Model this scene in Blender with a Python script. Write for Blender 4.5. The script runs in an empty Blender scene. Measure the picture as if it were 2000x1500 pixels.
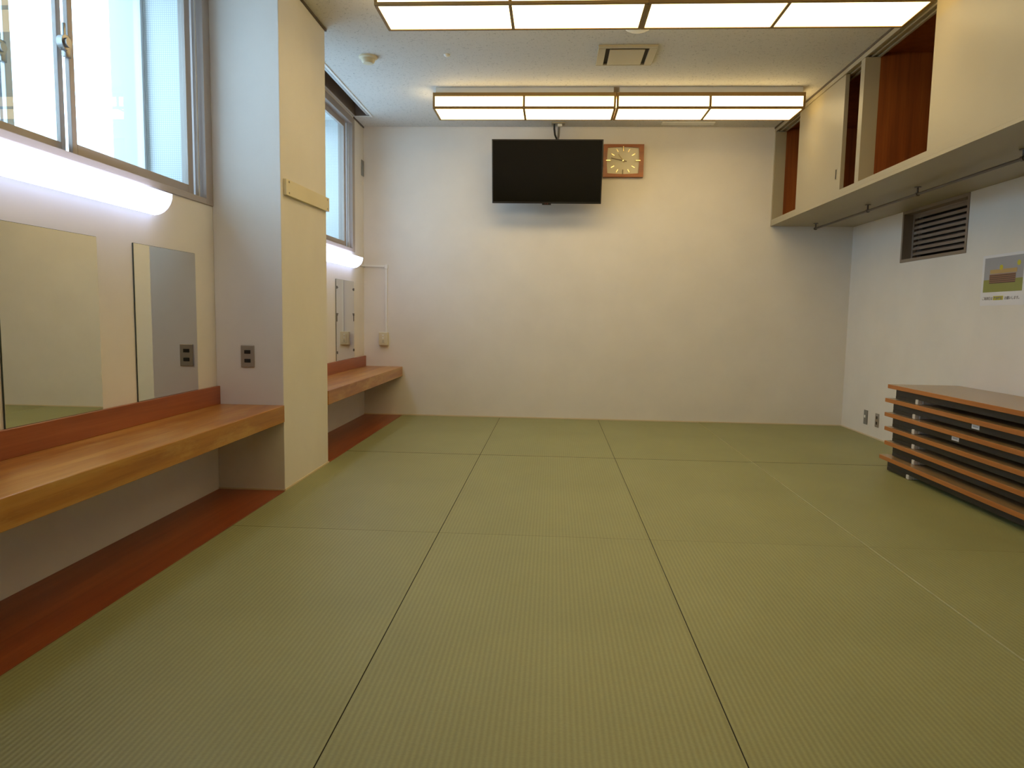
import bpy, bmesh, math, random
from mathutils import Vector, Matrix
random.seed(7)
SC = bpy.context.scene
COL = SC.collection
PI = math.pi

# ---------------------------------------------------------------- dimensions (metres)
XO = -2.334
XL, XP, XR, XK = -1.8135, -1.4436, 2.7076, 1.963      # left wall, pillar face, right wall, cabinet front
YB, YF = 6.657, -1.4                                  # far wall, wall behind the camera
ZC, ZK = 2.707, 1.8295                                # ceiling, cabinet underside
P1, P2 = 3.6808, 4.4199                               # pillar
CT, CB, CS = 0.4701, 0.3781, 0.5682                   # counter top, underside, splashback top

# ---------------------------------------------------------------- materials
def nodes_of(name):
    m = bpy.data.materials.new(name); m.use_nodes = True
    nt = m.node_tree
    return m, nt, nt.nodes, nt.links, nt.nodes['Principled BSDF']

def plain(name, col, rough=0.5, metal=0.0, spec=0.5, emit=None, strength=0.0, coat=0.0):
    m, nt, N, L, b = nodes_of(name)
    b.inputs['Base Color'].default_value = (*col, 1)
    b.inputs['Roughness'].default_value = rough
    b.inputs['Metallic'].default_value = metal
    b.inputs['Specular IOR Level'].default_value = spec
    b.inputs['Coat Weight'].default_value = coat
    if emit:
        b.inputs['Emission Color'].default_value = (*emit, 1)
        b.inputs['Emission Strength'].default_value = strength
    return m

def noise(N, L, vec, scale, detail=3, rough=0.55):
    n = N.new('ShaderNodeTexNoise'); n.inputs['Scale'].default_value = scale
    n.inputs['Detail'].default_value = detail; n.inputs['Roughness'].default_value = rough
    L.new(vec, n.inputs['Vector']); return n

def mapping(N, L, scale=(1, 1, 1)):
    tc = N.new('ShaderNodeTexCoord'); mp = N.new('ShaderNodeMapping')
    mp.inputs['Scale'].default_value = scale
    L.new(tc.outputs['Object'], mp.inputs['Vector']); return mp.outputs['Vector']

def ramp(N, L, fac, stops):
    r = N.new('ShaderNodeValToRGB'); e = r.color_ramp.elements
    while len(e) < len(stops): e.new(0.5)
    for i, (p, c) in enumerate(stops):
        e[i].position = p; e[i].color = (*c, 1)
    L.new(fac, r.inputs['Fac']); return r

def bump(N, L, b, height, strength, dist):
    bp = N.new('ShaderNodeBump'); bp.inputs['Strength'].default_value = strength
    bp.inputs['Distance'].default_value = dist
    L.new(height, bp.inputs['Height']); L.new(bp.outputs['Normal'], b.inputs['Normal'])

def painted(name, col, rough=0.6, var=0.03, bscale=260, bstr=0.12, spec=0.3):
    m, nt, N, L, b = nodes_of(name)
    v = mapping(N, L)
    n = noise(N, L, v, 3.0, 4)
    lo = tuple(c * (1 - var) for c in col); hi = tuple(min(1, c * (1 + var)) for c in col)
    r = ramp(N, L, n.outputs['Fac'], [(0.3, lo), (0.7, hi)])
    L.new(r.outputs['Color'], b.inputs['Base Color'])
    b.inputs['Roughness'].default_value = rough
    b.inputs['Specular IOR Level'].default_value = spec
    n2 = noise(N, L, v, bscale, 2)
    bump(N, L, b, n2.outputs['Fac'], bstr, 0.001)
    return m

def wood(name, dark, mid, light, axis='y', rough=0.35, spec=0.5, coat=0.0, fine=1.0, wear=None):
    m, nt, N, L, b = nodes_of(name)
    k = {'y': (14, 0.7, 14), 'z': (14, 14, 0.7), 'x': (0.7, 14, 14)}[axis]
    v = mapping(N, L, tuple(q * fine for q in k))
    n = noise(N, L, v, 1.0, 6, 0.62)
    r = ramp(N, L, n.outputs['Fac'], [(0.30, dark), (0.5, mid), (0.72, light)])
    v2 = mapping(N, L, tuple((90 if q > 5 else 2.5) for q in k))
    n2 = noise(N, L, v2, 1.0, 2)
    mx = N.new('ShaderNodeMixRGB'); mx.blend_type = 'MULTIPLY'; mx.inputs['Fac'].default_value = 0.35
    r2 = ramp(N, L, n2.outputs['Fac'], [(0.3, (0.62, 0.58, 0.55)), (0.6, (1, 1, 1))])
    L.new(r.outputs['Color'], mx.inputs[1]); L.new(r2.outputs['Color'], mx.inputs[2])
    out = mx.outputs['Color']
    if wear:                                            # scuffed, paler patches of worn varnish
        v3 = mapping(N, L, (9, 2.2, 9)); n3 = noise(N, L, v3, 1.0, 6, 0.7)
        r3 = ramp(N, L, n3.outputs['Fac'], [(0.50, (0, 0, 0)), (0.66, (0.75, 0.75, 0.75))])
        w3 = N.new('ShaderNodeMixRGB'); w3.inputs[2].default_value = (*wear, 1)
        L.new(r3.outputs['Color'], w3.inputs[0]); L.new(out, w3.inputs[1]); out = w3.outputs['Color']
    L.new(out, b.inputs['Base Color'])
    b.inputs['Roughness'].default_value = rough
    b.inputs['Specular IOR Level'].default_value = spec
    b.inputs['Coat Weight'].default_value = coat
    b.inputs['Coat Roughness'].default_value = 0.2
    bump(N, L, b, n2.outputs['Fac'], 0.05, 0.001)
    return m

M = {}
M['wall'] = painted('wall_cloth', (0.74, 0.705, 0.66), 0.7)
M['pillar'] = painted('pillar_cloth', (0.74, 0.705, 0.65), 0.7)
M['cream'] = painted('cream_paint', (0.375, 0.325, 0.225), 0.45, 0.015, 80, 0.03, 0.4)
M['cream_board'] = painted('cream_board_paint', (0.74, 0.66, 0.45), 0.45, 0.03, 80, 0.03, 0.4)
M['white_plastic'] = plain('white_plastic', (0.78, 0.77, 0.73), 0.4)
M['ivory_plastic'] = plain('ivory_plastic', (0.66, 0.60, 0.43), 0.4)
M['grey_plastic'] = plain('grey_plastic', (0.20, 0.20, 0.19), 0.5)
M['clip_dark'] = plain('dark_clip', (0.07, 0.06, 0.05), 0.5)
M['steel_plate'] = plain('brushed_plate', (0.36, 0.32, 0.28), 0.38, 0.5)
M['black'] = plain('black_plastic', (0.012, 0.012, 0.013), 0.35)
M['black_gloss'] = plain('black_glass', (0.006, 0.006, 0.006), 0.14, 0, 0.45)
M['dark_void'] = plain('dark_void', (0.02, 0.015, 0.012), 0.8)
M['steel'] = plain('steel', (0.35, 0.33, 0.31), 0.3, 0.9)
M['rail_steel'] = plain('dull_rail_steel', (0.12, 0.10, 0.09), 0.35, 0.6)
M['dark_steel'] = plain('dark_brown_steel', (0.020, 0.017, 0.018), 0.45, 0.1)
M['grey_steel'] = plain('grey_steel', (0.28, 0.27, 0.26), 0.4, 0.3)
M['sash_metal'] = plain('bronze_aluminium', (0.40, 0.345, 0.305), 0.42, 0.2)
M['sash_light'] = plain('silver_aluminium', (0.58, 0.58, 0.58), 0.35, 0.3)
M['louvre_metal'] = plain('brown_aluminium', (0.25, 0.195, 0.155), 0.45, 0.1)
M['recess_brown'] = plain('recess_brown', (0.24, 0.18, 0.14), 0.6)
M['rubber_white'] = plain('white_rubber', (0.62, 0.58, 0.52), 0.6)
M['foot_grey'] = plain('pale_grey_bar', (0.72, 0.70, 0.67), 0.5)
M['sticker'] = plain('white_sticker', (0.75, 0.75, 0.78), 0.5)
M['brass'] = plain('brass', (0.66, 0.54, 0.30), 0.22, 0.9)
M['hand_dark'] = plain('dark_bronze', (0.13, 0.095, 0.05), 0.4, 0.3)
M['hand_tan'] = plain('tan_bronze', (0.34, 0.26, 0.13), 0.4, 0.3)
M['dial'] = painted('clock_dial', (0.70, 0.64, 0.48), 0.5, 0.03, 300, 0.05)
M['mirror'] = plain('mirror_silver', (0.80, 0.82, 0.78), 0.0, 1.0)
M['mirror_edge'] = plain('mirror_edge', (0.05, 0.07, 0.06), 0.2)
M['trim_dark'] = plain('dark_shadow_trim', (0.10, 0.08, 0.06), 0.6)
M['trim_pale'] = plain('pale_timber_trim', (0.66, 0.55, 0.38), 0.5)
M['paper'] = plain('paper_white', (0.74, 0.73, 0.76), 0.6)
M['counter'] = wood('counter_veneer', (0.27, 0.085, 0.014), (0.41, 0.168, 0.024), (0.55, 0.28, 0.058), 'y', 0.32, 0.5, 0.1, wear=(0.50, 0.285, 0.075))
M['counter_back'] = wood('splashback_veneer', (0.26, 0.065, 0.020), (0.34, 0.095, 0.028), (0.42, 0.13, 0.04), 'y', 0.35)
M['floor_wood'] = wood('floor_strip_wood', (0.17, 0.030, 0.007), (0.25, 0.049, 0.010), (0.35, 0.088, 0.020), 'y', 0.33)
M['closet_wood'] = wood('closet_plywood', (0.17, 0.044, 0.010), (0.25, 0.067, 0.013), (0.32, 0.095, 0.019), 'z', 0.5, 0.4)
M['edge_wood'] = wood('table_edge_wood', (0.32, 0.10, 0.022), (0.44, 0.155, 0.032), (0.52, 0.21, 0.06), 'y', 0.4)
M['clock_wood'] = wood('clock_wood', (0.24, 0.06, 0.010), (0.32, 0.085, 0.014), (0.38, 0.11, 0.02), 'x', 0.35)
M['lamp_wood'] = wood('lamp_frame_wood', (0.24, 0.135, 0.035), (0.30, 0.175, 0.048), (0.36, 0.22, 0.065), 'x', 0.5)
M['laminate'] = painted('table_laminate', (0.31, 0.20, 0.10), 0.22, 0.04, 200, 0.02, 0.6)

# ceiling: rock wool board with small dark worm pits
def ceiling_mat():
    m, nt, N, L, b = nodes_of('ceiling_board')
    v = mapping(N, L, (1, 1, 1))
    n1 = noise(N, L, v, 42, 5, 0.7)
    n2 = noise(N, L, v, 95, 3, 0.6)
    mul = N.new('ShaderNodeMath'); mul.operation = 'MULTIPLY'
    L.new(n1.outputs['Fac'], mul.inputs[0]); L.new(n2.outputs['Fac'], mul.inputs[1])
    r = ramp(N, L, mul.outputs[0], [(0.125, (0.38, 0.37, 0.35)), (0.20, (0.64, 0.62, 0.58))])
    L.new(r.outputs['Color'], b.inputs['Base Color'])
    b.inputs['Roughness'].default_value = 0.85; b.inputs['Specular IOR Level'].default_value = 0.15
    bump(N, L, b, r.outputs['Color'], 0.5, 0.002)
    return m
M['ceiling'] = ceiling_mat()

# tatami: fine ribs along the room, blotchy straw colour
def tatami_mat():
    m, nt, N, L, b = nodes_of('tatami_weave')
    tc = N.new('ShaderNodeTexCoord'); sp = N.new('ShaderNodeSeparateXYZ')
    L.new(tc.outputs['Object'], sp.inputs[0])
    def math_(op, a, bv):
        q = N.new('ShaderNodeMath'); q.operation = op
        L.new(a, q.inputs[0])
        if isinstance(bv, (int, float)): q.inputs[1].default_value = bv
        elif bv is not None: L.new(bv, q.inputs[1])
        return q.outputs[0]
    s = math_('SINE', math_('MULTIPLY', sp.outputs['X'], 2 * PI / 0.0150), None)
    s01 = math_('ADD', math_('MULTIPLY', s, 0.5), 0.5)
    mp = N.new('ShaderNodeMapping'); mp.inputs['Scale'].default_value = (120, 260, 20)
    L.new(tc.outputs['Object'], mp.inputs['Vector'])
    n = noise(N, L, mp.outputs['Vector'], 1.0, 2)
    n2 = noise(N, L, tc.outputs['Object'], 1.7, 4)
    c1 = ramp(N, L, s01, [(0.0, (0.246, 0.248, 0.104)), (1.0, (0.294, 0.296, 0.126))])
    c2 = ramp(N, L, n2.outputs['Fac'], [(0.3, (0.93, 0.93, 0.92)), (0.7, (1.06, 1.05, 1.05))])
    c3 = ramp(N, L, n.outputs['Fac'], [(0.3, (0.94, 0.94, 0.93)), (0.7, (1.05, 1.05, 1.05))])
    a = N.new('ShaderNodeMixRGB'); a.blend_type = 'MULTIPLY'; a.inputs['Fac'].default_value = 1
    L.new(c1.outputs['Color'], a.inputs[1]); L.new(c2.outputs['Color'], a.inputs[2])
    d = N.new('ShaderNodeMixRGB'); d.blend_type = 'MULTIPLY'; d.inputs['Fac'].default_value = 1
    L.new(a.outputs['Color'], d.inputs[1]); L.new(c3.outputs['Color'], d.inputs[2])
    L.new(d.outputs['Color'], b.inputs['Base Color'])
    b.inputs['Roughness'].default_value = 0.48; b.inputs['Specular IOR Level'].default_value = 0.45
    bump(N, L, b, s01, 0.35, 0.0012)
    return m
M['tatami'] = tatami_mat()
M['tatami_gap_shade'] = plain('tatami_gap_shade', (0.035, 0.034, 0.016), 0.8)  # near-black mat edges: the shade inside the gaps is put into the colour
M['tatami_seam_shade'] = plain('tatami_seam_shade', (0.13, 0.125, 0.055), 0.8)  # half-dark mat edges: fainter painted shade along the nearer row seam
M['tatami_edge'] = plain('tatami_cut_edge', (0.52, 0.49, 0.27), 0.7)

def glass_mat():
    m = bpy.data.materials.new('window_glass'); m.use_nodes = True
    nt = m.node_tree; N = nt.nodes; L = nt.links; N.clear()
    o = N.new('ShaderNodeOutputMaterial'); t = N.new('ShaderNodeBsdfTransparent'); g = N.new('ShaderNodeBsdfGlossy')
    t.inputs['Color'].default_value = (0.93, 0.97, 0.965, 1); g.inputs['Roughness'].default_value = 0.0
    f = N.new('ShaderNodeFresnel'); f.inputs['IOR'].default_value = 1.45
    mx = N.new('ShaderNodeMixShader')
    ge = N.new('ShaderNodeNewGeometry'); inv = N.new('ShaderNodeMath'); inv.operation = 'SUBTRACT'; inv.inputs[0].default_value = 1.0
    L.new(ge.outputs['Backfacing'], inv.inputs[1])                 # reflect on the entry face only: no false total reflection inside the pane
    mu = N.new('ShaderNodeMath'); mu.operation = 'MULTIPLY'
    L.new(f.outputs[0], mu.inputs[0]); L.new(inv.outputs[0], mu.inputs[1])
    L.new(mu.outputs[0], mx.inputs[0]); L.new(t.outputs[0], mx.inputs[1]); L.new(g.outputs[0], mx.inputs[2])
    L.new(mx.outputs[0], o.inputs['Surface'])
    return m
M['glass'] = glass_mat()

def grid_mat():
    m, nt, N, L, b = nodes_of('reveal_mesh_pattern')
    v = mapping(N, L, (1, 1, 1))
    tc = N.new('ShaderNodeSeparateXYZ'); L.new(v, tc.inputs[0])
    outs = []
    for ax in ('X', 'Z'):
        q = N.new('ShaderNodeMath'); q.operation = 'PINGPONG'; q.inputs[1].default_value = 0.0055
        L.new(tc.outputs[ax], q.inputs[0])
        w = N.new('ShaderNodeMath'); w.operation = 'LESS_THAN'; w.inputs[1].default_value = 0.0016
        L.new(q.outputs[0], w.inputs[0]); outs.append(w.outputs[0])
    mx = N.new('ShaderNodeMath'); mx.operation = 'MAXIMUM'
    L.new(outs[0], mx.inputs[0]); L.new(outs[1], mx.inputs[1])
    r = ramp(N, L, mx.outputs[0], [(0.0, (0.80, 0.81, 0.78)), (1.0, (0.58, 0.61, 0.61))])
    L.new(r.outputs['Color'], b.inputs['Base Color'])
    return m
M['reveal'] = grid_mat()
M['outer_render'] = painted('outer_render', (0.58, 0.60, 0.58), 0.7)

LAMP_COL = (1.0, 0.735, 0.335)
M['lamp_pane'] = plain('lamp_paper', (0.85, 0.8, 0.7), 0.6, emit=LAMP_COL, strength=6.4)
M['led_pane'] = plain('led_diffuser', (0.9, 0.9, 0.9), 0.4, emit=(0.58, 0.67, 1.0), strength=6.3)

# ---------------------------------------------------------------- mesh helpers
def bm_():
    return bmesh.new()

def box(bm, x0, x1, y0, y1, z0, z1, bev=0.0, mi=0, seg=2):
    if x0 > x1: x0, x1 = x1, x0
    if y0 > y1: y0, y1 = y1, y0
    if z0 > z1: z0, z1 = z1, z0
    c = [(x0, y0, z0), (x1, y0, z0), (x1, y1, z0), (x0, y1, z0), (x0, y0, z1), (x1, y0, z1), (x1, y1, z1), (x0, y1, z1)]
    v = [bm.verts.new(p) for p in c]
    fs = [bm.faces.new([v[i] for i in f]) for f in ((0, 3, 2, 1), (4, 5, 6, 7), (0, 1, 5, 4), (1, 2, 6, 5), (2, 3, 7, 6), (3, 0, 4, 7))]
    for f in fs: f.material_index = mi
    if bev > 0:
        es = set(e for f in fs for e in f.edges)
        r = bmesh.ops.bevel(bm, geom=list(es), offset=bev, segments=seg, affect='EDGES', profile=0.5)
        for f in r['faces']: f.material_index = mi
    return bm

def prism(bm, pts, axis, a, b, mi=0):
    """closed outline pts (2D) extruded along an axis; pts order (u,v) = remaining axes in xyz order"""
    def P(u, v, w):
        return {'x': (w, u, v), 'y': (u, w, v), 'z': (u, v, w)}[axis]
    A = [bm.verts.new(P(u, v, a)) for u, v in pts]; B = [bm.verts.new(P(u, v, b)) for u, v in pts]
    n = len(pts)
    fs = [bm.faces.new(A), bm.faces.new(B[::-1])]
    for i in range(n):
        fs.append(bm.faces.new((A[i], B[i], B[(i + 1) % n], A[(i + 1) % n])))
    for f in fs: f.material_index = mi
    bmesh.ops.recalc_face_normals(bm, faces=bm.faces[:])
    return bm

def cyl(bm, c, r, a, b, axis='z', seg=24, r2=None, mi=0):
    r2 = r if r2 is None else r2
    def P(u, v, w):
        return {'x': (w, c[0] + u, c[1] + v), 'y': (c[0] + u, w, c[1] + v), 'z': (c[0] + u, c[1] + v, w)}[axis]
    A = [bm.verts.new(P(r * math.cos(2 * PI * i / seg), r * math.sin(2 * PI * i / seg), a)) for i in range(seg)]
    B = [bm.verts.new(P(r2 * math.cos(2 * PI * i / seg), r2 * math.sin(2 * PI * i / seg), b)) for i in range(seg)]
    fs = [bm.faces.new(A), bm.faces.new(B[::-1])]
    for i in range(seg): fs.append(bm.faces.new((A[i], B[i], B[(i + 1) % seg], A[(i + 1) % seg])))
    for f in fs: f.material_index = mi
    bmesh.ops.recalc_face_normals(bm, faces=bm.faces[:])
    return bm

def lathe(bm, c, prof, seg=32):
    rings = []
    for r, z in prof:
        rings.append([bm.verts.new((c[0] + r * math.cos(2 * PI * i / seg), c[1] + r * math.sin(2 * PI * i / seg), z)) for i in range(seg)])
    for a, b in zip(rings, rings[1:]):
        for i in range(seg): bm.faces.new((a[i], a[(i + 1) % seg], b[(i + 1) % seg], b[i]))
    bm.faces.new(rings[0]); bm.faces.new(rings[-1][::-1])
    bmesh.ops.recalc_face_normals(bm, faces=bm.faces[:])
    return bm

def tube(bm, pts, r, seg=10):
    pts = [Vector(p) for p in pts]; rings = []
    up = Vector((0.13, 0.27, 0.95)).normalized()
    for i, p in enumerate(pts):
        d = (pts[min(i + 1, len(pts) - 1)] - pts[max(i - 1, 0)]).normalized()
        s = d.cross(up)
        if s.length < 1e-3: s = d.cross(Vector((1, 0, 0)))
        s.normalize(); t = s.cross(d)
        rings.append([bm.verts.new(p + r * (math.cos(2 * PI * k / seg) * s + math.sin(2 * PI * k / seg) * t)) for k in range(seg)])
    for a, b in zip(rings, rings[1:]):
        for k in range(seg): bm.faces.new((a[k], a[(k + 1) % seg], b[(k + 1) % seg], b[k]))
    bm.faces.new(rings[0]); bm.faces.new(rings[-1][::-1])
    bmesh.ops.recalc_face_normals(bm, faces=bm.faces[:])
    return bm

def root_loc(p):
    while p.parent: p = p.parent
    return Vector(p.location)

def obj(name, bm, mats, parent=None, base=None, smooth=False):
    """link bm (world coordinates) as one object; parts are stored relative to their thing's base"""
    if not isinstance(mats, (list, tuple)): mats = [mats]
    if parent is not None: off = root_loc(parent)
    elif base is not None: off = Vector(base)
    else:
        xs = [v.co for v in bm.verts]
        off = Vector((sum(c.x for c in xs) / len(xs), sum(c.y for c in xs) / len(xs), min(c.z for c in xs)))
    bmesh.ops.translate(bm, verts=bm.verts[:], vec=-off)
    me = bpy.data.meshes.new(name); bm.to_mesh(me); bm.free()
    for m in mats: me.materials.append(M[m])
    if smooth:
        for p in me.polygons: p.use_smooth = True
        if hasattr(me, 'set_sharp_from_angle'): me.set_sharp_from_angle(angle=math.radians(40))
    o = bpy.data.objects.new(name, me); COL.objects.link(o)
    if parent is not None: o.parent = parent
    else: o.location = off
    return o

def tag(o, label, cat, group=None):
    o['label'] = label; o['category'] = cat
    if group: o['group'] = group
    return o

def thing(name, loc, label, cat, group=None):
    o = bpy.data.objects.new(name, None); COL.objects.link(o); o.location = loc
    o.empty_display_size = 0.1
    return tag(o, label, cat, group)

def struct(name, bm, mats, parent=None, **k):
    o = obj(name, bm, mats, parent, base=None if parent else k.pop('base', (0, 0, 0)), **k)
    if parent is None: o['kind'] = 'structure'
    return o

def kids(o):
    return [c for c in bpy.data.objects if c.parent == o]

def copy_tree(o, parent=None, loc=None):
    c = o.copy(); COL.objects.link(c); c.parent = parent
    if loc is not None: c.location = loc
    for ch in kids(o): copy_tree(ch, c)
    return c

def bx(*a, **k):
    return box(bm_(), *a, **k)

# ================================================================ SETTING
# floor slab, with the stretch of matting behind the viewpoint
f = bm_()
box(f, XO, XR + .3, YF - .1, YB + .2, -.16, -.036)
box(f, XP + .004, XR, YF, 1.246, -.036, 0.0)
struct('floor', f, 'tatami')

# far wall, wall behind, right wall (with vent recess), left wall (two windows)
struct('wall_back', bx(XO, XR + .3, YB, YB + .2, -.036, ZC + .25), 'wall')
struct('wall_rear', bx(XO, XR + .3, YF - .1, YF, -.036, ZC + .25), 'wall')
LV = (4.851, 5.739, 1.435, ZK)
w = bm_()
box(w, XR, XR + .3, YF, LV[0], -.036, ZC + .25)
box(w, XR, XR + .3, LV[1], YB, -.036, ZC + .25)
box(w, XR, XR + .3, LV[0], LV[1], -.036, LV[2])
box(w, XR, XR + .3, LV[0], LV[1], LV[3], ZC + .25)
box(w, XR + .22, XR + .3, LV[0], LV[1], LV[2], LV[3])
struct('wall_right', w, 'wall')
W1 = (1.62, 3.675); W2 = (4.50, 6.337); WZ = (1.52, 2.690); XO = -2.334
w = bm_()
box(w, XO, XL, YF, YB, -.036, WZ[0])
box(w, XO, XL, YF, YB, WZ[1], ZC + .25)
for a, b in ((YF, W1[0]), (W1[1], W2[0]), (W2[1], YB)): box(w, XO, XL, a, b, WZ[0], WZ[1])
struct('wall_left', w, 'wall')
struct('wall_pillar', bx(XL, XP, P1, P2, -.036, ZC, bev=.003), 'pillar')

# ceiling with a curtain recess in front of the far window
SX = (-1.790, -1.650); SY = (P2, 6.295)
c = bm_()
box(c, SX[1], XR + .3, YF, YB, ZC, ZC + .25)
box(c, XL, SX[1], YF, SY[0], ZC, ZC + .25)
box(c, XL, SX[1], SY[1], YB, ZC, ZC + .25)
box(c, XL, SX[0], SY[0], SY[1], ZC, ZC + .25)
box(c, SX[0], SX[1], SY[0], SY[1], ZC + .17, ZC + .25)
struct('ceiling', c, 'ceiling')
t = bm_()
box(t, SX[0], SX[0] + .004, SY[0], SY[1], ZC + .001, ZC + .17)
box(t, SX[1] - .004, SX[1], SY[0], SY[1], ZC + .001, ZC + .17)
box(t, SX[0], SX[1], SY[1] - .004, SY[1], ZC + .001, ZC + .17)
box(t, SX[0], SX[1], SY[0], SY[1], ZC + .166, ZC + .17)
t1 = struct('trim_1', t, 'recess_brown')
t = bm_(); box(t, SX[1] - .002, SX[1] + .018, SY[0], SY[1] + .02, ZC - .006, ZC + .004); box(t, SX[0], SX[1], SY[1] - .003, SY[1] + .012, ZC - .004, ZC + .002)
obj('recess_edge', t, 'white_plastic', t1)
obj('curtain_rail', bx(SX[1] - .034, SX[1] - .014, SY[0] + .01, SY[1] - .01, ZC + .004, ZC + .020), 'sash_light', t1)
# thin dark shadow lines where pillar and left wall meet the ceiling
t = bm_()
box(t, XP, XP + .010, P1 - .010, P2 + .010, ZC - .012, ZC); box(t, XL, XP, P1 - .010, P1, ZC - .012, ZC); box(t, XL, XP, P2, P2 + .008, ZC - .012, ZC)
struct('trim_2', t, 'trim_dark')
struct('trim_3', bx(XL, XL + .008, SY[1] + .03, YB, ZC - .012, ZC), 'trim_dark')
struct('trim_4', bx(XL, XK, YB - .006, YB, ZC - .010, ZC), 'wall')
# pale timber fillets at the foot of the walls
struct('baseboard_back', bx(XL, XR, YB - .008, YB, -.034, .010), 'trim_pale')
struct('baseboard_right', bx(XR - .008, XR, YF, YB - .008, -.034, .010), 'trim_pale')
b_ = bm_(); box(b_, XP, XP + .005, P1 - .005, P2 + .005, -.034, .010); box(b_, XL, XP, P1 - .005, P1, -.034, .008); box(b_, XL, XP, P2, P2 + .005, -.034, .008)
struct('baseboard_pillar', b_, 'trim_pale')

# ---------------------------------------------------------------- windows (inner sliding pair, outer sliding pair)
def window(n, y0, y1, z0, z1):
    fr = bm_(); xi = XL + .008
    box(fr, -1.935, xi, y1 - .070, y1, z0, z1, .002)                  # jambs
    box(fr, -1.935, xi, y0, y0 + .070, z0, z1, .002)
    box(fr, -1.935, xi, y0 + .07, y1 - .07, z0, z0 + .030, .002)      # sill
    box(fr, -1.935, xi, y0 + .07, y1 - .07, z1 - .055, z1, .002)      # head
    box(fr, -1.885, -1.879, y0 + .07, y1 - .07, z0 + .03, z0 + .042)  # track ribs
    wn = struct('window_%d' % n, fr, 'sash_metal')
    g = bm_()
    box(g, -1.850, -1.832, y1 - .098, y1 - .082, z0 + .028, z1 - .055, .002)
    box(g, -1.850, -1.832, y0 + .082, y0 + .098, z0 + .028, z1 - .055, .002)
    obj('screen_guide', g, 'sash_light', wn)
    # reveal lining between the two pairs
    rv = bm_()
    box(rv, -2.140, -1.935, y1 - .012, y1, z0, z1); box(rv, -2.140, -1.935, y0, y0 + .012, z0, z1)
    box(rv, -2.140, -1.935, y0 + .012, y1 - .012, z0, z0 + .012); box(rv, -2.140, -1.935, y0 + .012, y1 - .012, z1 - .012, z1)
    obj('reveal_lining', rv, 'reveal', wn)
    rv = bm_()
    box(rv, XO + .001, -2.196, y1 - .010, y1, z0, z1); box(rv, XO + .001, -2.196, y0, y0 + .010, z0, z1)
    box(rv, XO + .001, -2.196, y0 + .010, y1 - .010, z0, z0 + .010); box(rv, XO + .001, -2.196, y0 + .010, y1 - .010, z1 - .010, z1)
    obj('outer_lining', rv, 'outer_render', wn)
    ym = (y0 + y1) / 2 + .045
    def sash(x, a, b, za, zb, sl, sr, lock=False, mat='sash_metal'):
        s = bm_(); h = .009
        box(s, x - h, x + h, a, a + sl, za, zb, .002); box(s, x - h, x + h, b - sr, b, za, zb, .002)
        box(s, x - h, x + h, a + sl, b - sr, za, za + .055, .002); box(s, x - h, x + h, a + sl, b - sr, zb - .05, zb, .002)
        so = obj('sash', s, mat, wn)
        obj('glass_pane', bx(x - .003, x + .003, a + sl - .004, b - sr + .004, za + .051, zb - .046), 'glass', so)
        if lock:
            k = bm_(); zl = z0 + .440; yl = a - .034
            box(k, x - .004, x + .016, yl + .010, yl + .040, zl - .045, zl + .035, .003)
            cyl(k, (yl, zl), .027, x + .004, x + .026, 'x', 24)
            box(k, x + .010, x + .022, yl - .006, yl + .006, zl + .01, zl + .072, .003)
            cyl(k, (yl, zl), .017, x + .026, x + .036, 'x', 20)
            obj('crescent_lock', k, 'steel', so, smooth=True)
    sash(-1.866, ym - .030, y1 - .100, z0 + .030, z1 - .05, .028, .050, True)
    sash(-1.904, y0 + .075, ym - .014, z0 + .030, z1 - .05, .050, .026)
    # outer frame and sashes
    fo = bm_(); xo = -2.168
    box(fo, xo - .028, xo + .028, y1 - .022, y1, z0, z1); box(fo, xo - .028, xo + .028, y0, y0 + .022, z0, z1)
    box(fo, xo - .028, xo + .028, y0 + .022, y1 - .022, z0, z0 + .03); box(fo, xo - .028, xo + .028, y0 + .022, y1 - .022, z1 - .03, z1)
    obj('outer_frame', fo, 'sash_light', wn)
    sash(xo + .014, ym + .010, y1 - .022, z0 + .03, z1 - .03, .036, .020, True, 'sash_light')
    sash(xo - .014, y0 + .022, ym + .046, z0 + .03, z1 - .03, .020, .036, False, 'sash_light')
    return wn
window(1, W1[0], W1[1], WZ[0], WZ[1])
window(2, W2[0], W2[1], WZ[0], WZ[1])

# ================================================================ TATAMI MATS and timber floor strips
cols = [XP + .004, -.4911, .4461, 1.3833, XR - .009]
rows = [(4.824, YB - .010), (3.037, 4.824), (1.250, 3.037)]
cname = ['leftmost along the timber strip', 'second from the left', 'third from the left', 'rightmost along the right wall']
rname = ['far row', 'middle row', 'foreground row']
for r, (a, b) in enumerate(rows):
    for k in range(4):
        g = .0009
        lift = .0020 if k == 3 else 0
        ga = .003 if r == 0 else .0006
        gb = .003 if r == 1 else .0006
        x0 = cols[k] + (g if k else 0); x1 = cols[k + 1] - (g if k < 3 else 0)
        m = bm_()
        box(m, x0, x1, a + ga, b - (gb if r else 0), -.035, lift, .0007, 0, 1)
        m.normal_update()
        for fc in m.faces:
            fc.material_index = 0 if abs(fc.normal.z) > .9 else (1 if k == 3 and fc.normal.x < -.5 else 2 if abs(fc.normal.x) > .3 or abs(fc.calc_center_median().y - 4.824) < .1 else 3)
        o = obj('tatami_mat', m, ['tatami', 'tatami_edge', 'tatami_gap_shade', 'tatami_seam_shade'])
        tag(o, 'ribbed green tatami mat, %s, %s' % (cname[k], rname[r]), 'tatami mat', 'tatami mats')
for (a, b, lab) in ((YF, P1 - .006, 'long red-brown timber floor strip under the near counter, left of the mats'),
                    (P2 + .006, YB - .009, 'short red-brown timber floor strip under the far counter, behind the pillar')):
    tag(obj('floor_board', bx(XL + .001, XP + .001, a, b, -.035, .001, .002), 'floor_wood'), lab, 'floor board', 'timber floor strips')

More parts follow.
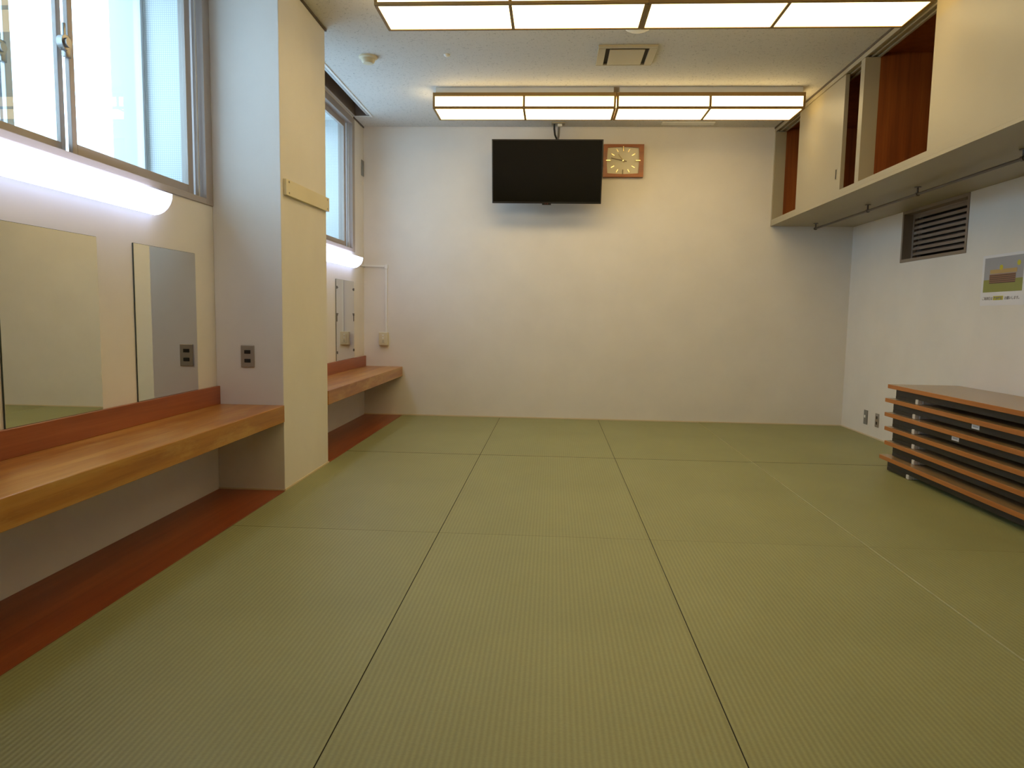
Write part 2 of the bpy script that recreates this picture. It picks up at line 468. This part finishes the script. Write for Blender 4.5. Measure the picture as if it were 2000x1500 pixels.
# ================================================================ COUNTERS
def counter(y0, y1, lab):
    t = thing('vanity_counter', (XL, (y0 + y1) / 2, CB), lab, 'counter', 'wall counters under the windows')
    obj('countertop', bx(XL + .001, XP + .004, y0, y1, CB, CT, .003), 'counter', t)
    obj('splashback', bx(XL + .001, XL + .020, y0, y1, CT, CS, .002), 'counter_back', t)
counter(YF + .001, P1 - .001, 'long wooden counter with splashback in front of the pillar, near left wall')
counter(P2 + .001, YB - .001, 'short wooden counter with splashback in the far left corner behind the pillar')

# ================================================================ MIRRORS
def mirror(y0, y1, z0, z1, lab, clips=False):
    t = thing('wall_mirror', (XL, (y0 + y1) / 2, z0), lab, 'mirror', 'frameless mirrors on the left wall')
    obj('backing', bx(XL + .001, XL + .005, y0, y1, z0, z1), 'mirror_edge', t)
    obj('mirror_glass', bx(XL + .005, XL + .0075, y0 + .0015, y1 - .0015, z0 + .0015, z1 - .0015), 'mirror', t)
    if clips:
        for (yy, s) in ((y0, 1), (y1, -1)):
            for zz in (1.185, .960, .640):
                k = bm_()
                box(k, XL + .0078, XL + .011, yy, yy + s * .026, zz - .011, zz + .011)
                if zz == 1.185: box(k, XL + .0078, XL + .010, yy, yy + s * .05, zz - .002, zz + .003)
                if zz == .960:
                    box(k, XL + .0078, XL + .010, yy, yy + s * .05, zz + .004, zz + .009)
                    box(k, XL + .0078, XL + .010, yy + s * .006, yy + s * .018, zz - .06, zz + .006)
                obj('mirror_clip', k, 'clip_dark', t)
mirror(2.199, 2.706, CS, 1.255, 'frameless wall mirror nearest the camera, at the left edge, reflecting wall and mats')
mirror(2.950, 3.471, CS, 1.257, 'frameless wall mirror beside the pillar, reflecting the grey socket plate')
mirror(5.775, 6.295, CS, 1.255, 'small-looking wall mirror with dark edge clips above the far counter', True)

# ================================================================ WALL LIGHTS (bracket lights under the windows)
def wall_light(y0, y1, zb, zt, lab):
    t = thing('wall_light', (XL, (y0 + y1) / 2, zb), lab, 'wall light', 'white wall lights under the windows')
    d = .098; h = zt - zb
    pts = [(XL + .012, zt)] + [(XL + .012 + (d - .012) * math.cos(q), zt - h * math.sin(q)) for q in [i * PI / 2 / 14 for i in range(15)]]
    pr = bm_(); prism(pr, pts, 'y', y0, y1)
    obj('diffuser', pr, 'led_pane', t, smooth=True)
    obj('back_plate', bx(XL + .001, XL + .012, y0 + .01, y1 - .01, zb + .004, zt - .004), 'white_plastic', t)
wall_light(1.84, 3.110, 1.396, 1.487, 'long glowing white wall light under the near window, above the two large mirrors')
wall_light(5.00, 6.270, 1.378, 1.468, 'glowing white wall light under the far window, partly behind the pillar')

# ================================================================ CEILING LAMPS (timber grid boxes with paper panes)
LD, LZ0, LZ1, LW = .330, 2.547, 2.666, 1.398
def ceiling_lamp():
    t = thing('ceiling_lamp', (0, 0, LZ0), '', 'ceiling lamp', 'timber-framed ceiling lamps')
    x0, x1, y0, y1 = -LW / 2, LW / 2, -LD / 2, LD / 2
    w, tp = .017, .028
    f = bm_()
    for y in (y0, y1 - w):
        box(f, x0, x1, y, y + w, LZ1 - tp, LZ1, .0015, 0, 1)                 # top rails
        box(f, x0, x1, y, y + w, LZ0, LZ0 + w, .0015, 0, 1)                  # bottom rails
        for x in (x0, -w / 2 + .001, x1 - w): box(f, x, x + w, y, y + w, LZ0 + w, LZ1 - tp)
    for x in (x0, -w / 2 + .001, x1 - w):
        box(f, x, x + w, y0 + w, y1 - w, LZ0, LZ0 + w)
    for x in (x0, x1 - w): box(f, x, x + w, y0 + w, y1 - w, LZ1 - tp, LZ1)
    obj('frame', f, 'lamp_wood', t)
    for (a, b) in ((x0 + w, -w / 2), (w / 2, x1 - w)):
        obj('bottom_pane', bx(a, b, y0 + w, y1 - w, LZ0 + .004, LZ0 + .008), 'lamp_pane', t)
        obj('side_pane', bx(a, b, y0 + .004, y0 + .008, LZ0 + w, LZ1 - tp), 'lamp_pane', t)
        obj('side_pane', bx(a, b, y1 - .008, y1 - .004, LZ0 + w, LZ1 - tp), 'lamp_pane', t)
    for x in (x0 + .004, x1 - .008):
        obj('end_pane', bx(x, x + .004, y0 + w, y1 - w, LZ0 + w, LZ1 - tp), 'lamp_pane', t)
    obj('housing', bx(x0 + .02, x1 - .02, y0 + .012, y1 - .012, LZ1 - .012, ZC - .0005), 'white_plastic', t)
    return t
lamp0 = ceiling_lamp()
lamps = [(-.262, 5.679, 'timber-grid ceiling lamp, left one of the far row, above the television'),
         (1.140, 5.679, 'timber-grid ceiling lamp, right one of the far row, beside the cabinets'),
         (-.257, 3.885, 'timber-grid ceiling lamp, left one of the row cut by the photo top'),
         (1.142, 3.885, 'timber-grid ceiling lamp, right one of the row cut by the photo top'),
         (-.252, 2.091, 'timber-grid ceiling lamp added unseen overhead to light the foreground, left one'),  # unseen third row, added at the same spacing to brighten the foreground
         (1.144, 2.091, 'timber-grid ceiling lamp added unseen overhead to light the foreground, right one')]
for i, (x, y, lab) in enumerate(lamps):
    o = lamp0 if i == 0 else copy_tree(lamp0)
    o.location = (x, y, LZ0); o['label'] = lab

# ================================================================ CEILING FITTINGS
def vent():
    x0, x1, y0, y1 = .250, .628, 4.690, 5.036
    t = thing('ceiling_vent', ((x0 + x1) / 2, (y0 + y1) / 2, ZC - .02), 'square ivory ceiling air vent with dark slots between the two lamp rows', 'air vent')
    f = bm_(); o = .050
    z0, z1 = ZC - .014, ZC
    box(f, x0, x1, y0, y0 + o * .7, z0, z1, .003); box(f, x0, x1, y1 - o * .35, y1, z0, z1, .003)
    box(f, x0, x0 + o, y0 + o * .7, y1 - o * .35, z0, z1, .003); box(f, x1 - o, x1, y0 + o * .7, y1 - o * .35, z0, z1, .003)
    obj('frame', f, 'cream', t)
    obj('slot', bx(x0 + o, x1 - o, y0 + o * .7, y1 - o * .35, ZC - .003, ZC - .0005), 'dark_void', t)
    p = bx(x0 + o + .026, x1 - o - .026, y0 + .055, y1 - .026, ZC - .016, ZC - .009, .002)
    obj('deflector_panel', p, 'cream', t)
vent()
tag(obj('smoke_detector', lathe(bm_(), (-1.296, 4.885), [(.062, ZC), (.062, ZC - .010), (.046, ZC - .016), (.043, ZC - .034), (.034, ZC - .044), (.012, ZC - .047)]), 'ivory_plastic', smooth=True),
    'round ivory smoke detector on the ceiling near the pillar', 'smoke detector')
tag(obj('ceiling_sensor', lathe(bm_(), (-.752, 4.85), [(.020, ZC), (.020, ZC - .004), (.014, ZC - .012), (.006, ZC - .016)]), 'white_plastic', smooth=True),
    'tiny white ceiling button between smoke detector and air vent', 'sensor')
tag(obj('ceiling_disc', lathe(bm_(), (.467, 4.425), [(.075, ZC), (.075, ZC - .006), (.060, ZC - .014), (.02, ZC - .017)]), 'white_plastic', smooth=True),
    'white ceiling disc half hidden behind the near lamp row', 'ceiling disc')
tag(obj('ceiling_hatch', bx(.925, 1.390, 6.470, 6.560, ZC - .006, ZC, .002), 'white_plastic'),
    'slim pale ceiling plate right of the television cable outlet', 'ceiling plate')

# ================================================================ TELEVISION on a ceiling hanger
TVX0, TVX1 = -.573, .401
TT, TB = (6.300, 2.512), (6.420, 1.980)                # top edge (y,z), bottom edge (y,z) of the screen front
dy, dz = TB[0] - TT[0], TB[1] - TT[1]; hh = math.hypot(dy, dz)
dn = (dy / hh, dz / hh); nn = (-dn[1], dn[0])          # dn: down the screen, nn: away from viewer
if nn[0] < 0: nn = (-nn[0], -nn[1])
def tvp(u, d):                                          # u down from top, d behind the front
    return (TT[0] + dn[0] * u + nn[0] * d, TT[1] + dn[1] * u + nn[1] * d)
def slab(bm, xa, xb, u0, u1, d0, d1):
    prism(bm, [tvp(u0, d0), tvp(u1, d0), tvp(u1, d1), tvp(u0, d1)], 'x', xa, xb); return bm
tv = thing('television', (-.086, 6.40, 1.96), 'black flat-screen television hanging from the ceiling in front of the back wall', 'television')
b = bm_()
slab(b, TVX0, TVX1, 0, .010, 0, .045); slab(b, TVX0, TVX1, hh - .016, hh, 0, .045)
slab(b, TVX0, TVX0 + .010, .010, hh - .016, 0, .045); slab(b, TVX1 - .010, TVX1, .010, hh - .016, 0, .045)
slab(b, TVX0 + .01, TVX1 - .01, .010, hh - .016, .006, .045); slab(b, -.36, .19, .14, hh - .06, .045, .075)
obj('casing', b, 'black', tv)
obj('screen', slab(bm_(), TVX0 + .010, TVX1 - .010, .010, hh - .016, .002, .006), 'black_gloss', tv)
obj('sensor_box', slab(bm_(), -.125, -.045, hh - .006, hh + .012, -.003, .020), 'black', tv)
M['red_led'] = plain('red_mark', (0.16, 0.03, 0.02), 0.4)
obj('red_mark', slab(slab(bm_(), -.099, -.093, hh - .004, hh + .006, -.0045, -.003), -.080, -.074, hh - .004, hh + .006, -.0045, -.003), 'red_led', tv)
mt = thing('ceiling_hanger', (-.02, 6.52, 2.30), 'slim ceiling hanger and cables holding up the television', 'bracket')
obj('ceiling_plate', bx(-.055, .065, 6.475, 6.565, ZC - .010, ZC, .002), 'cream', mt)
pb = tvp(.24, .078)
obj('pole', tube(bm_(), [(.012, 6.53, ZC - .006), (.010, 6.53, 2.60), (-.003, 6.51, 2.53), (-.003, 6.50, 2.42), (-.003, 6.47, 2.33)], .011), 'steel', mt, smooth=True)
pp = bm_(); slab(pp, -.10, .09, .17, .36, .0752, .084); obj('screen_bracket', pp, 'grey_steel', mt)
obj('cable', tube(bm_(), [(-.030, 6.515, ZC - .006), (-.030, 6.515, 2.655), (-.022, 6.508, 2.60), (-.008, 6.495, 2.565), (-.004, 6.485, 2.54), (-.004, 6.482, 2.50), (-.002, 6.480, 2.44)], .009), 'black', mt, smooth=True)
obj('connector_box', bx(-.002, .040, 6.495, 6.545, ZC - .034, ZC - .010, .006), 'white_plastic', mt)

# ================================================================ CLOCK
ck = thing('wall_clock', (.607, YB, 2.257), 'square wooden wall clock with ivory dial beside the television', 'clock')
cx0, cx1, cz0, cz1 = .424, .790, 2.257, 2.548
fx0, fx1, fz0, fz1 = .463, .745, 2.289, 2.519
yf = YB - .040
ring = bm_()
def bow(a, b, s, n=10, k=.006):
    return [(a[0] + (b[0] - a[0]) * i / n + s[0] * k * math.sin(PI * i / n), a[1] + (b[1] - a[1]) * i / n + s[1] * k * math.sin(PI * i / n)) for i in range(n)]
inner = bow((fx0, fz0), (fx1, fz0), (0, -1)) + bow((fx1, fz0), (fx1, fz1), (1, 0)) + bow((fx1, fz1), (fx0, fz1), (0, 1)) + bow((fx0, fz1), (fx0, fz0), (-1, 0))
outer = bow((cx0, cz0), (cx1, cz0), (0, -1), k=0) + bow((cx1, cz0), (cx1, cz1), (1, 0), k=0) + bow((cx1, cz1), (cx0, cz1), (0, 1), k=0) + bow((cx0, cz1), (cx0, cz0), (-1, 0), k=0)
n = len(inner)
Vi = [ring.verts.new((x, yf + .004, z)) for x, z in inner]; Vo = [ring.verts.new((x, yf, z)) for x, z in outer]
Wi = [ring.verts.new((x, YB - .014, z)) for x, z in inner]; Wo = [ring.verts.new((x, YB - .0005, z)) for x, z in outer]
for i in range(n):
    j = (i + 1) % n
    ring.faces.new((Vo[i], Vo[j], Vi[j], Vi[i])); ring.faces.new((Vo[j], Vo[i], Wo[i], Wo[j])); ring.faces.new((Vi[i], Vi[j], Wi[j], Wi[i]))
bmesh.ops.recalc_face_normals(ring, faces=ring.faces[:])
obj('case', ring, 'clock_wood', ck)
obj('dial', bx(fx0 - .012, fx1 + .012, YB - .022, YB - .016, fz0 - .012, fz1 + .012), 'dial', ck)
ccx, ccz = (fx0 + fx1) / 2, (fz0 + fz1) / 2
def bar(bm, ang, r0, r1, w, y0, y1):
    s, c_ = math.sin(ang), math.cos(ang)
    pts = [(ccx + r * s + q * c_, ccz + r * c_ - q * s) for r, q in ((r0, -w), (r0, w), (r1, w), (r1, -w))]
    prism(bm, pts, 'y', y0, y1); return bm
for h in range(12):
    a = h * PI / 6
    if h in (0, 6): r0, r1 = .082, .128
    elif h in (3, 9): r0, r1 = .115, .158
    elif h in (2, 4, 8, 10): r0, r1 = .092, .124
    else: r0, r1 = .090, .120
    obj('hour_marker', bar(bm_(), a, r0, r1, .0035, YB - .037 if h % 3 == 0 else YB - .025, YB - .0225), 'hand_dark' if h == 6 else 'brass', ck)
am = (47 / 60) * 2 * PI; ah = (10 + 47 / 60) / 12 * 2 * PI
obj('minute_hand', bar(bm_(), am, -.034, .112, .0035, YB - .031, YB - .029), 'hand_dark', ck)
obj('hour_hand', bar(bm_(), ah, -.02, .072, .0035, YB - .028, YB - .026), 'hand_tan', ck)
obj('hand_pin', cyl(bm_(), (ccx, ccz), .006, YB - .033, YB - .0215, 'y', 16), 'brass', ck)

# ================================================================ OVERHEAD CABINET (sliding doors)
YE = 1.27
cab = thing('overhead_cabinet', ((XK + XR) / 2, (YE + YB) / 2, ZK), 'long cream overhead storage cabinet with sliding doors along the right wall, some open', 'cabinet')
ZB, ZT = 1.883, 2.664
TD = .098                                             # depth of the painted track zone
g = bm_()
box(g, XK, XR - .001, YE, YB - .001, ZK, ZK + .020)                       # bottom board
box(g, XK, XK + TD, YE, YB - .001, ZK + .020, ZB, .001)                   # front sill
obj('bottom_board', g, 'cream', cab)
g = bm_()                                                                 # head rail with two grooves
for (a, b, lo) in ((0, .010, ZT), (.010, .042, ZT + .012), (.042, .050, ZT), (.050, .082, ZT + .012), (.082, TD, ZT)):
    box(g, XK + a, XK + b, YE, YB - .001, lo, ZC - .001)
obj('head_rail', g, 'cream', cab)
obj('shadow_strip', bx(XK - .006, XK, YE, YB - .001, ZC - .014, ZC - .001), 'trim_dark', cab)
posts = [(6.630, YB - .001), (4.806, 4.866), (3.000, 3.060), (YE, YE + .04)]
for a, b in posts: obj('post', bx(XK + .001, XK + TD, a, b, ZB, ZT, .0015), 'cream', cab)
g = bm_()
for a, b in posts: box(g, XK + TD, XR - .012, max(a, 0), b, ZK + .02, ZC - .002)
box(g, XR - .012, XR - .001, YE, YB - .001, ZK + .02, ZC - .002)
box(g, XK + TD, XR - .012, YE, YB - .001, ZK + .020, ZK + .030)
box(g, XK + TD, XR - .012, YE, YB - .001, ZC - .014, ZC - .002)
obj('interior_lining', g, 'closet_wood', cab)
def door(y0, y1, x, pull_y=None):
    d = obj('sliding_door', bx(x, x + .028, y0, y1, ZB + .002, ZT + .008, .0015), 'cream', cab)
    if pull_y:
        p = bm_(); box(p, x - .002, x + .004, pull_y - .016, pull_y + .016, 1.968, 2.046, .004)
        pu = obj('recessed_pull', p, 'cream', d)
        obj('pull_slot', bx(x - .0028, x - .0018, pull_y - .006, pull_y + .010, 1.974, 2.040), 'dark_void', pu)
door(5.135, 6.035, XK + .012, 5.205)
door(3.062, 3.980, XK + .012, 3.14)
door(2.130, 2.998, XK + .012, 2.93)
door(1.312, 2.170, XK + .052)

# ================================================================ HANGING RAIL below the cabinet
hr = thing('hanging_rail', (2.29, 4.2, 1.77), 'thin steel hanging rail on brackets under the overhead cabinet', 'rail')
HX, HZ = 2.290, 1.784
obj('rod', tube(bm_(), [(HX, 6.42, HZ), (HX, 2.2, HZ)], .0085, 12), 'rail_steel', hr, smooth=True)
for y in (6.43, 5.40, 4.69, 3.68, 2.7):
    k = bm_(); cyl(k, (HX, y), .020, ZK - .004, ZK - .0002, 'z', 18); cyl(k, (HX, y), .006, HZ, ZK - .003, 'z', 12); cyl(k, (HX, HZ), .0135, y - .010, y + .010, 'y', 16)
    obj('bracket', k, 'rail_steel', hr, smooth=True)

# ================================================================ LOUVRE VENT in the right wall
lv = thing('louvre_vent', (XR + .05, 5.295, 1.435), 'brown louvred vent recessed in the right wall under the cabinet', 'vent')
y0, y1, z0, z1 = LV
fr = bm_(); fl = .024
box(fr, XR - .004, XR + .072, y0 + .001, y0 + fl, z0 + .001, z1 - .001); box(fr, XR - .004, XR + .072, y1 - fl, y1 - .001, z0 + .001, z1 - .001)
box(fr, XR - .004, XR + .072, y0 + fl, y1 - fl, z0 + .001, z0 + fl); box(fr, XR - .004, XR + .072, y0 + fl, y1 - fl, z1 - fl, z1 - .001)
obj('frame', fr, 'louvre_metal', lv)
fr = bm_(); a0, a1, c0, c1 = y0 + fl, y1 - fl, z0 + fl, z1 - fl; q = .022; xa, xb = XR + .066, XR + .100
box(fr, xa, xb, a0, a0 + q, c0, c1); box(fr, xa, xb, a1 - q, a1, c0, c1); box(fr, xa, xb, a0 + q, a1 - q, c0, c0 + .012); box(fr, xa, xb, a0 + q, a1 - q, c1 - .014, c1)
obj('louvre_frame', fr, 'louvre_metal', lv)
ns = 8; pz = (c1 - .014 - c0 - .012) / ns
for i in range(ns):
    zz = c0 + .012 + pz * i
    s = bm_(); prism(s, [(xa + .002, zz + pz * .44), (xa + .002, zz + pz * .98), (xa + .006, zz + pz), (xb + .02, zz + pz * 1.55), (xb + .02, zz + pz * 1.42), (xa + .010, zz + pz * .62)], 'y', a0 + q, a1 - q)
    obj('slat', s, 'louvre_metal', lv)
obj('dark_backing', bx(XR + .15, XR + .16, y0 + .002, y1 - .002, z0 + .002, z1 - .002), 'dark_void', lv)

# ================================================================ POSTER on the right wall
py0, py1, pz0, pz1 = 4.655, 4.237, 1.085, 1.396       # py0 is the left edge as seen from the room
po = thing('poster', (XR, (py0 + py1) / 2, pz0), 'white paper notice with a table-stack picture taped to the right wall', 'poster')
obj('sheet', bx(XR - .0020, XR - .0004, py1, py0, pz0, pz1), 'paper', po)
M['pic_wall'] = plain('print_grey', (0.34, 0.34, 0.37), 0.5)
M['pic_floor'] = plain('print_green', (0.26, 0.27, 0.07), 0.5)
M['pic_top'] = plain('print_tan', (0.48, 0.33, 0.13), 0.5)
M['pic_edge'] = plain('print_brown', (0.27, 0.15, 0.10), 0.5)
M['pic_dark'] = plain('print_dark', (0.10, 0.055, 0.04), 0.5)
M['pic_yellow'] = plain('print_yellow', (0.55, 0.50, 0.03), 0.5)
M['pic_ink'] = plain('print_ink', (0.22, 0.20, 0.21), 0.5)
def pu(u): return py0 + (py1 - py0) * u
def pvv(v): return pz1 + (pz0 - pz1) * v
def flat(name, u0, u1, v0, v1, layer, mat, parent):
    return obj(name, bx(XR - .0020 - .0004 * layer, XR - .0018, pu(u1), pu(u0), pvv(v1), pvv(v0)), mat, parent)
pic = flat('picture', .055, .945, .055, .735, 1, 'pic_wall', po)
flat('picture_floor', .055, .945, .49, .735, 2, 'pic_floor', pic)
flat('picture_table_top', .20, .81, .295, .375, 3, 'pic_top', pic)
st = bm_(); sd = bm_()
for i in range(5):
    v = .385 + i * .036
    box(st, XR - .0034, XR - .0018, pu(.79), pu(.19), pvv(v + .020), pvv(v))
    box(sd, XR - .0033, XR - .0018, pu(.785), pu(.195), pvv(v + .038), pvv(v + .020))
obj('picture_table_edges', st, 'pic_edge', pic); obj('picture_gaps', sd, 'pic_dark', pic)
for (u, v) in ((.455, .262), (.84, .205)):
    k = bm_(); cyl(k, (pu(u), pvv(v)), .016, XR - .0034, XR - .0018, 'x', 18); obj('yellow_dot', k, 'pic_yellow', pic)
flat('yellow_marker', .315, .545, .815, .895, 1, 'pic_yellow', po)
def text_mesh(body, u, v, size, mat, parent, layer=2):
    cu = bpy.data.curves.new('caption', 'FONT'); cu.body = body; cu.size = size; cu.extrude = .0002; cu.offset = .0004
    to = bpy.data.objects.new('caption_source', cu); COL.objects.link(to)
    bpy.context.view_layer.update()
    me = bpy.data.meshes.new_from_object(to.evaluated_get(bpy.context.evaluated_depsgraph_get()))
    bpy.data.objects.remove(to)
    R = Matrix(((0, 0, -1), (-1, 0, 0), (0, 1, 0))).to_4x4()
    me.transform(Matrix.Translation((XR - .0022 - .0004 * layer, pu(u), pvv(v))) @ R)
    me.transform(Matrix.Translation(-root_loc(parent)))
    me.materials.clear(); me.materials.append(M[mat])
    o = bpy.data.objects.new('caption', me); COL.objects.link(o); o.parent = parent; return o
text_mesh('ご利用後は', .050, .885, .0215, 'pic_ink', po, 1)
text_mesh('整理整頓', .325, .885, .0215, 'pic_ink', po, 1)
text_mesh('お願いします。', .575, .885, .0215, 'pic_ink', po, 1)

# ================================================================ SOCKETS, CONDUIT, SMALL PLATES
def socket_y(x0, x1, y, z0, z1, mat, lab, slots=True):        # on a wall facing the camera
    t = thing('wall_socket', ((x0 + x1) / 2, y, z0), lab, 'socket', 'wall sockets and plates')
    obj('face_plate', bx(x0, x1, y - .007, y - .0003, z0, z1, .003), mat, t)
    xm = (x0 + x1) / 2; h = (z1 - z0)
    for k in (.30, .70):
        zz = z0 + h * k
        obj('outlet', bx(xm - .017, xm + .017, y - .0085, y - .006, zz - .010, zz + .010, .002), 'black', t)
socket_y(-1.674, -1.600, P1, .672, .791, 'steel_plate', 'grey metal double socket plate on the pillar side above the near counter')
def plate_x(ya, yb, z0, z1, lab, kind):                         # on the right wall
    t = thing('wall_socket', (XR, (ya + yb) / 2, z0), lab, 'socket', 'wall sockets and plates')
    ym = (ya + yb) / 2; h = z1 - z0
    obj('face_plate', bx(XR - .006, XR - .0003, ya, yb, z0, z1, .003), 'steel_plate' if kind else 'grey_plastic', t)
    if kind:
        for k in (.30, .70): obj('outlet', bx(XR - .0075, XR - .005, ym - .013, ym + .013, z0 + h * k - .012, z0 + h * k + .012, .002), 'black', t)
    else:
        obj('white_jack', bx(XR - .0085, XR - .005, ym - .002, ym + .022, z0 + h * .46, z0 + h * .64, .002), 'white_plastic', t)
plate_x(6.117, 6.189, .094, .217, 'dark grey wall plate with one white jack low on the right wall', 0)
plate_x(5.909, 5.975, .100, .215, 'beige double wall socket low on the right wall, beside the table stack', 1)

cd = thing('cable_conduit', (-1.60, YB, .80), 'thin white cable conduit from the far wall light down the back wall', 'conduit')
obj('channel', (lambda m: (box(m, XL + .001, -1.586, YB - .012, YB - .0003, 1.414, 1.432), box(m, -1.604, -1.586, YB - .012, YB - .0003, .796, 1.432), m)[-1])(bm_()), 'white_plastic', cd)
obj('elbow', bx(-1.612, -1.580, YB - .015, YB - .0003, 1.398, 1.438, .003), 'white_plastic', cd)
obj('wall_channel', bx(XL + .0003, XL + .012, 6.271, YB - .012, 1.414, 1.432), 'white_plastic', cd)
sb = thing('switch_box', (-1.618, YB, .672), 'ivory surface-mounted switch box on the back wall at the end of the conduit', 'switch')
obj('box', bx(-1.661, -1.575, YB - .040, YB - .0003, .672, .796, .004), 'ivory_plastic', sb)
obj('switch_plate', bx(-1.641, -1.595, YB - .044, YB - .040, .690, .780, .002), 'ivory_plastic', sb)
for zz in (.768, .742): obj('button', bx(-1.626, -1.610, YB - .0465, YB - .044, zz - .006, zz + .006, .002), 'white_plastic', sb)
for zz in (.715, .703): obj('outlet', bx(-1.628, -1.608, YB - .0448, YB - .0438, zz - .002, zz + .002), 'grey_plastic', sb)
tag(obj('wall_plate', bx(XL + .0003, XL + .008, 6.575, 6.645, 2.250, 2.392, .002), 'grey_plastic'), 'small dark grey plate high on the left wall in the far corner', 'wall plate')

bd = thing('pillar_board', (XP, 4.07, 1.60), 'cream painted board screwed across the pillar face', 'board')
m = bm_(); prism(m, [(3.716, 1.592), (4.432, 1.606), (4.432, 1.688), (3.716, 1.674)], 'x', XP + .0002, XP + .017)
obj('board', m, 'cream_board', bd)
for (y, z) in ((3.757, 1.664), (3.757, 1.606), (4.395, 1.674), (4.395, 1.618)):
    obj('screw', cyl(bm_(), (y, z), .006, XP + .0168, XP + .0185, 'x', 12), 'steel_plate', bd)

# ================================================================ STACK OF FOLDED LOW TABLES
TL, TWd, TH = 1.800, .450, .0935
def table():
    t = thing('folding_table', (0, 0, 0), '', 'folding table', 'stack of folded low tables')
    hx, hy = TWd / 2, TL / 2; zt = TH
    tb = bm_(); box(tb, -hx, hx, -hy, hy, zt - .026, zt, .0015, 0, 1)
    tb.normal_update()
    for f_ in tb.faces: f_.material_index = 1 if f_.normal.z > .9 else 0
    obj('tabletop', tb, ['edge_wood', 'laminate'], t)
    ins, end = .036, .062
    for s in (-1, 1):
        x = s * (hx - ins)
        obj('side_rail', bx(x - .009, x + .009, -hy + end, hy - end, zt - .066, zt - .026, .001, 0, 1), 'dark_steel', t)
        y = s * (hy - end - .010)
        obj('end_rail', bx(-hx + ins + .009, hx - ins - .009, y - .010, y + .010, zt - .066, zt - .026), 'dark_steel', t)
        # folded leg: two flat tubes lying along the table and the foot bar across
        ya, yb = s * (hy - end - .004), s * (hy - end - .260)
        for q in (-1, 1):
            xx = q * (hx - ins)
            le = obj('leg', bx(xx - .012, xx + .012, ya, yb, zt - .0935 + .003, zt - .0665, .002, 0, 1), 'dark_steel', t)
            obj('rubber_foot', bx(xx - .014, xx + .014, yb - s * .028, yb + s * .004, zt - .0935 + .0002, zt - .0935 + .030, .004), 'rubber_white', le)
        ba = bm_(); box(ba, -hx + ins + .014, hx - ins - .014, yb - .034, yb + .026, zt - .0935 + .003, zt - .0935 + .022, .002, 0, 1)
        obj('foot_bar', ba, 'foot_grey', t)
    return t
tab0 = table()
tabs = [(2.190, 4.745, 'lowest folded low table of the stack, standing on the tatami and jutting out most'),
        (2.220, 4.752, 'folded low table second from the bottom of the stack'),
        (2.222, 4.770, 'folded low table third from the bottom of the stack, without a sticker'),
        (2.220, 4.777, 'folded low table third from the top, white sticker on its dark rail'),
        (2.221, 4.783, 'folded low table second from the top, white sticker on its dark rail'),
        (2.221, 4.759, 'topmost folded low table of the stack, beige laminate top fully visible')]
tobj = []
for i, (xf, ye, lab) in enumerate(tabs):
    o = tab0 if i == 0 else copy_tree(tab0)
    o.location = (xf + TWd / 2, ye - TL / 2, i * TH + .0024); o['label'] = lab
    tobj.append(o)
bpy.context.view_layer.update()
for i, ya, yb in ((3, 3.955, 4.025), (4, 3.782, 3.850)):
    o = tobj[i]; xf = tabs[i][0] + .036 - .009; zt = i * TH + .0024 + TH
    s = obj('name_sticker', bx(xf - .0012, xf - .0002, ya, yb, zt - .056, zt - .030), 'sticker', o)
    s['label'] = 'white name sticker'
    obj('faded_print', bx(xf - .0016, xf - .0010, ya + .012, yb - .012, zt - .046, zt - .041), 'pic_wall', s)

# ================================================================ LIGHT AND CAMERA
w = bpy.data.worlds.new('overcast'); SC.world = w; w.use_nodes = True
bg = w.node_tree.nodes['Background']
bg.inputs['Color'].default_value = (0.55, 0.73, 1.0, 1); bg.inputs['Strength'].default_value = 6.4

cam = bpy.data.cameras.new('camera'); co = bpy.data.objects.new('camera', cam); COL.objects.link(co)
FPX, pit, yaw, rol = 1368.83, -.0965, .0572, .0168
cam.sensor_width = 36; cam.sensor_fit = 'HORIZONTAL'; cam.lens = FPX * 36 / 2000; cam.clip_start = .02
Rz = Matrix.Rotation(yaw, 3, 'Z')
r = Rz @ Vector((1, 0, 0)); fw = Rz @ Vector((0, math.cos(pit), math.sin(pit))); u = Rz @ Vector((0, -math.sin(pit), math.cos(pit)))
r2 = math.cos(rol) * r + math.sin(rol) * u; u2 = -math.sin(rol) * r + math.cos(rol) * u
co.matrix_world = Matrix((( r2.x, u2.x, -fw.x, 0), (r2.y, u2.y, -fw.y, 0), (r2.z, u2.z, -fw.z, .97), (0, 0, 0, 1)))
SC.camera = co
vs = SC.view_settings
vs.view_transform = 'Standard'; vs.look = 'None'; vs.exposure = 0.0; vs.gamma = 1.0; vs.use_curve_mapping = False
SC.cycles.use_denoising = True
SC.cycles.max_bounces = 10; SC.cycles.diffuse_bounces = 6; SC.cycles.transparent_max_bounces = 16
SC.cycles.caustics_reflective = False; SC.cycles.caustics_refractive = False
SC.cycles.sample_clamp_indirect = 6.0
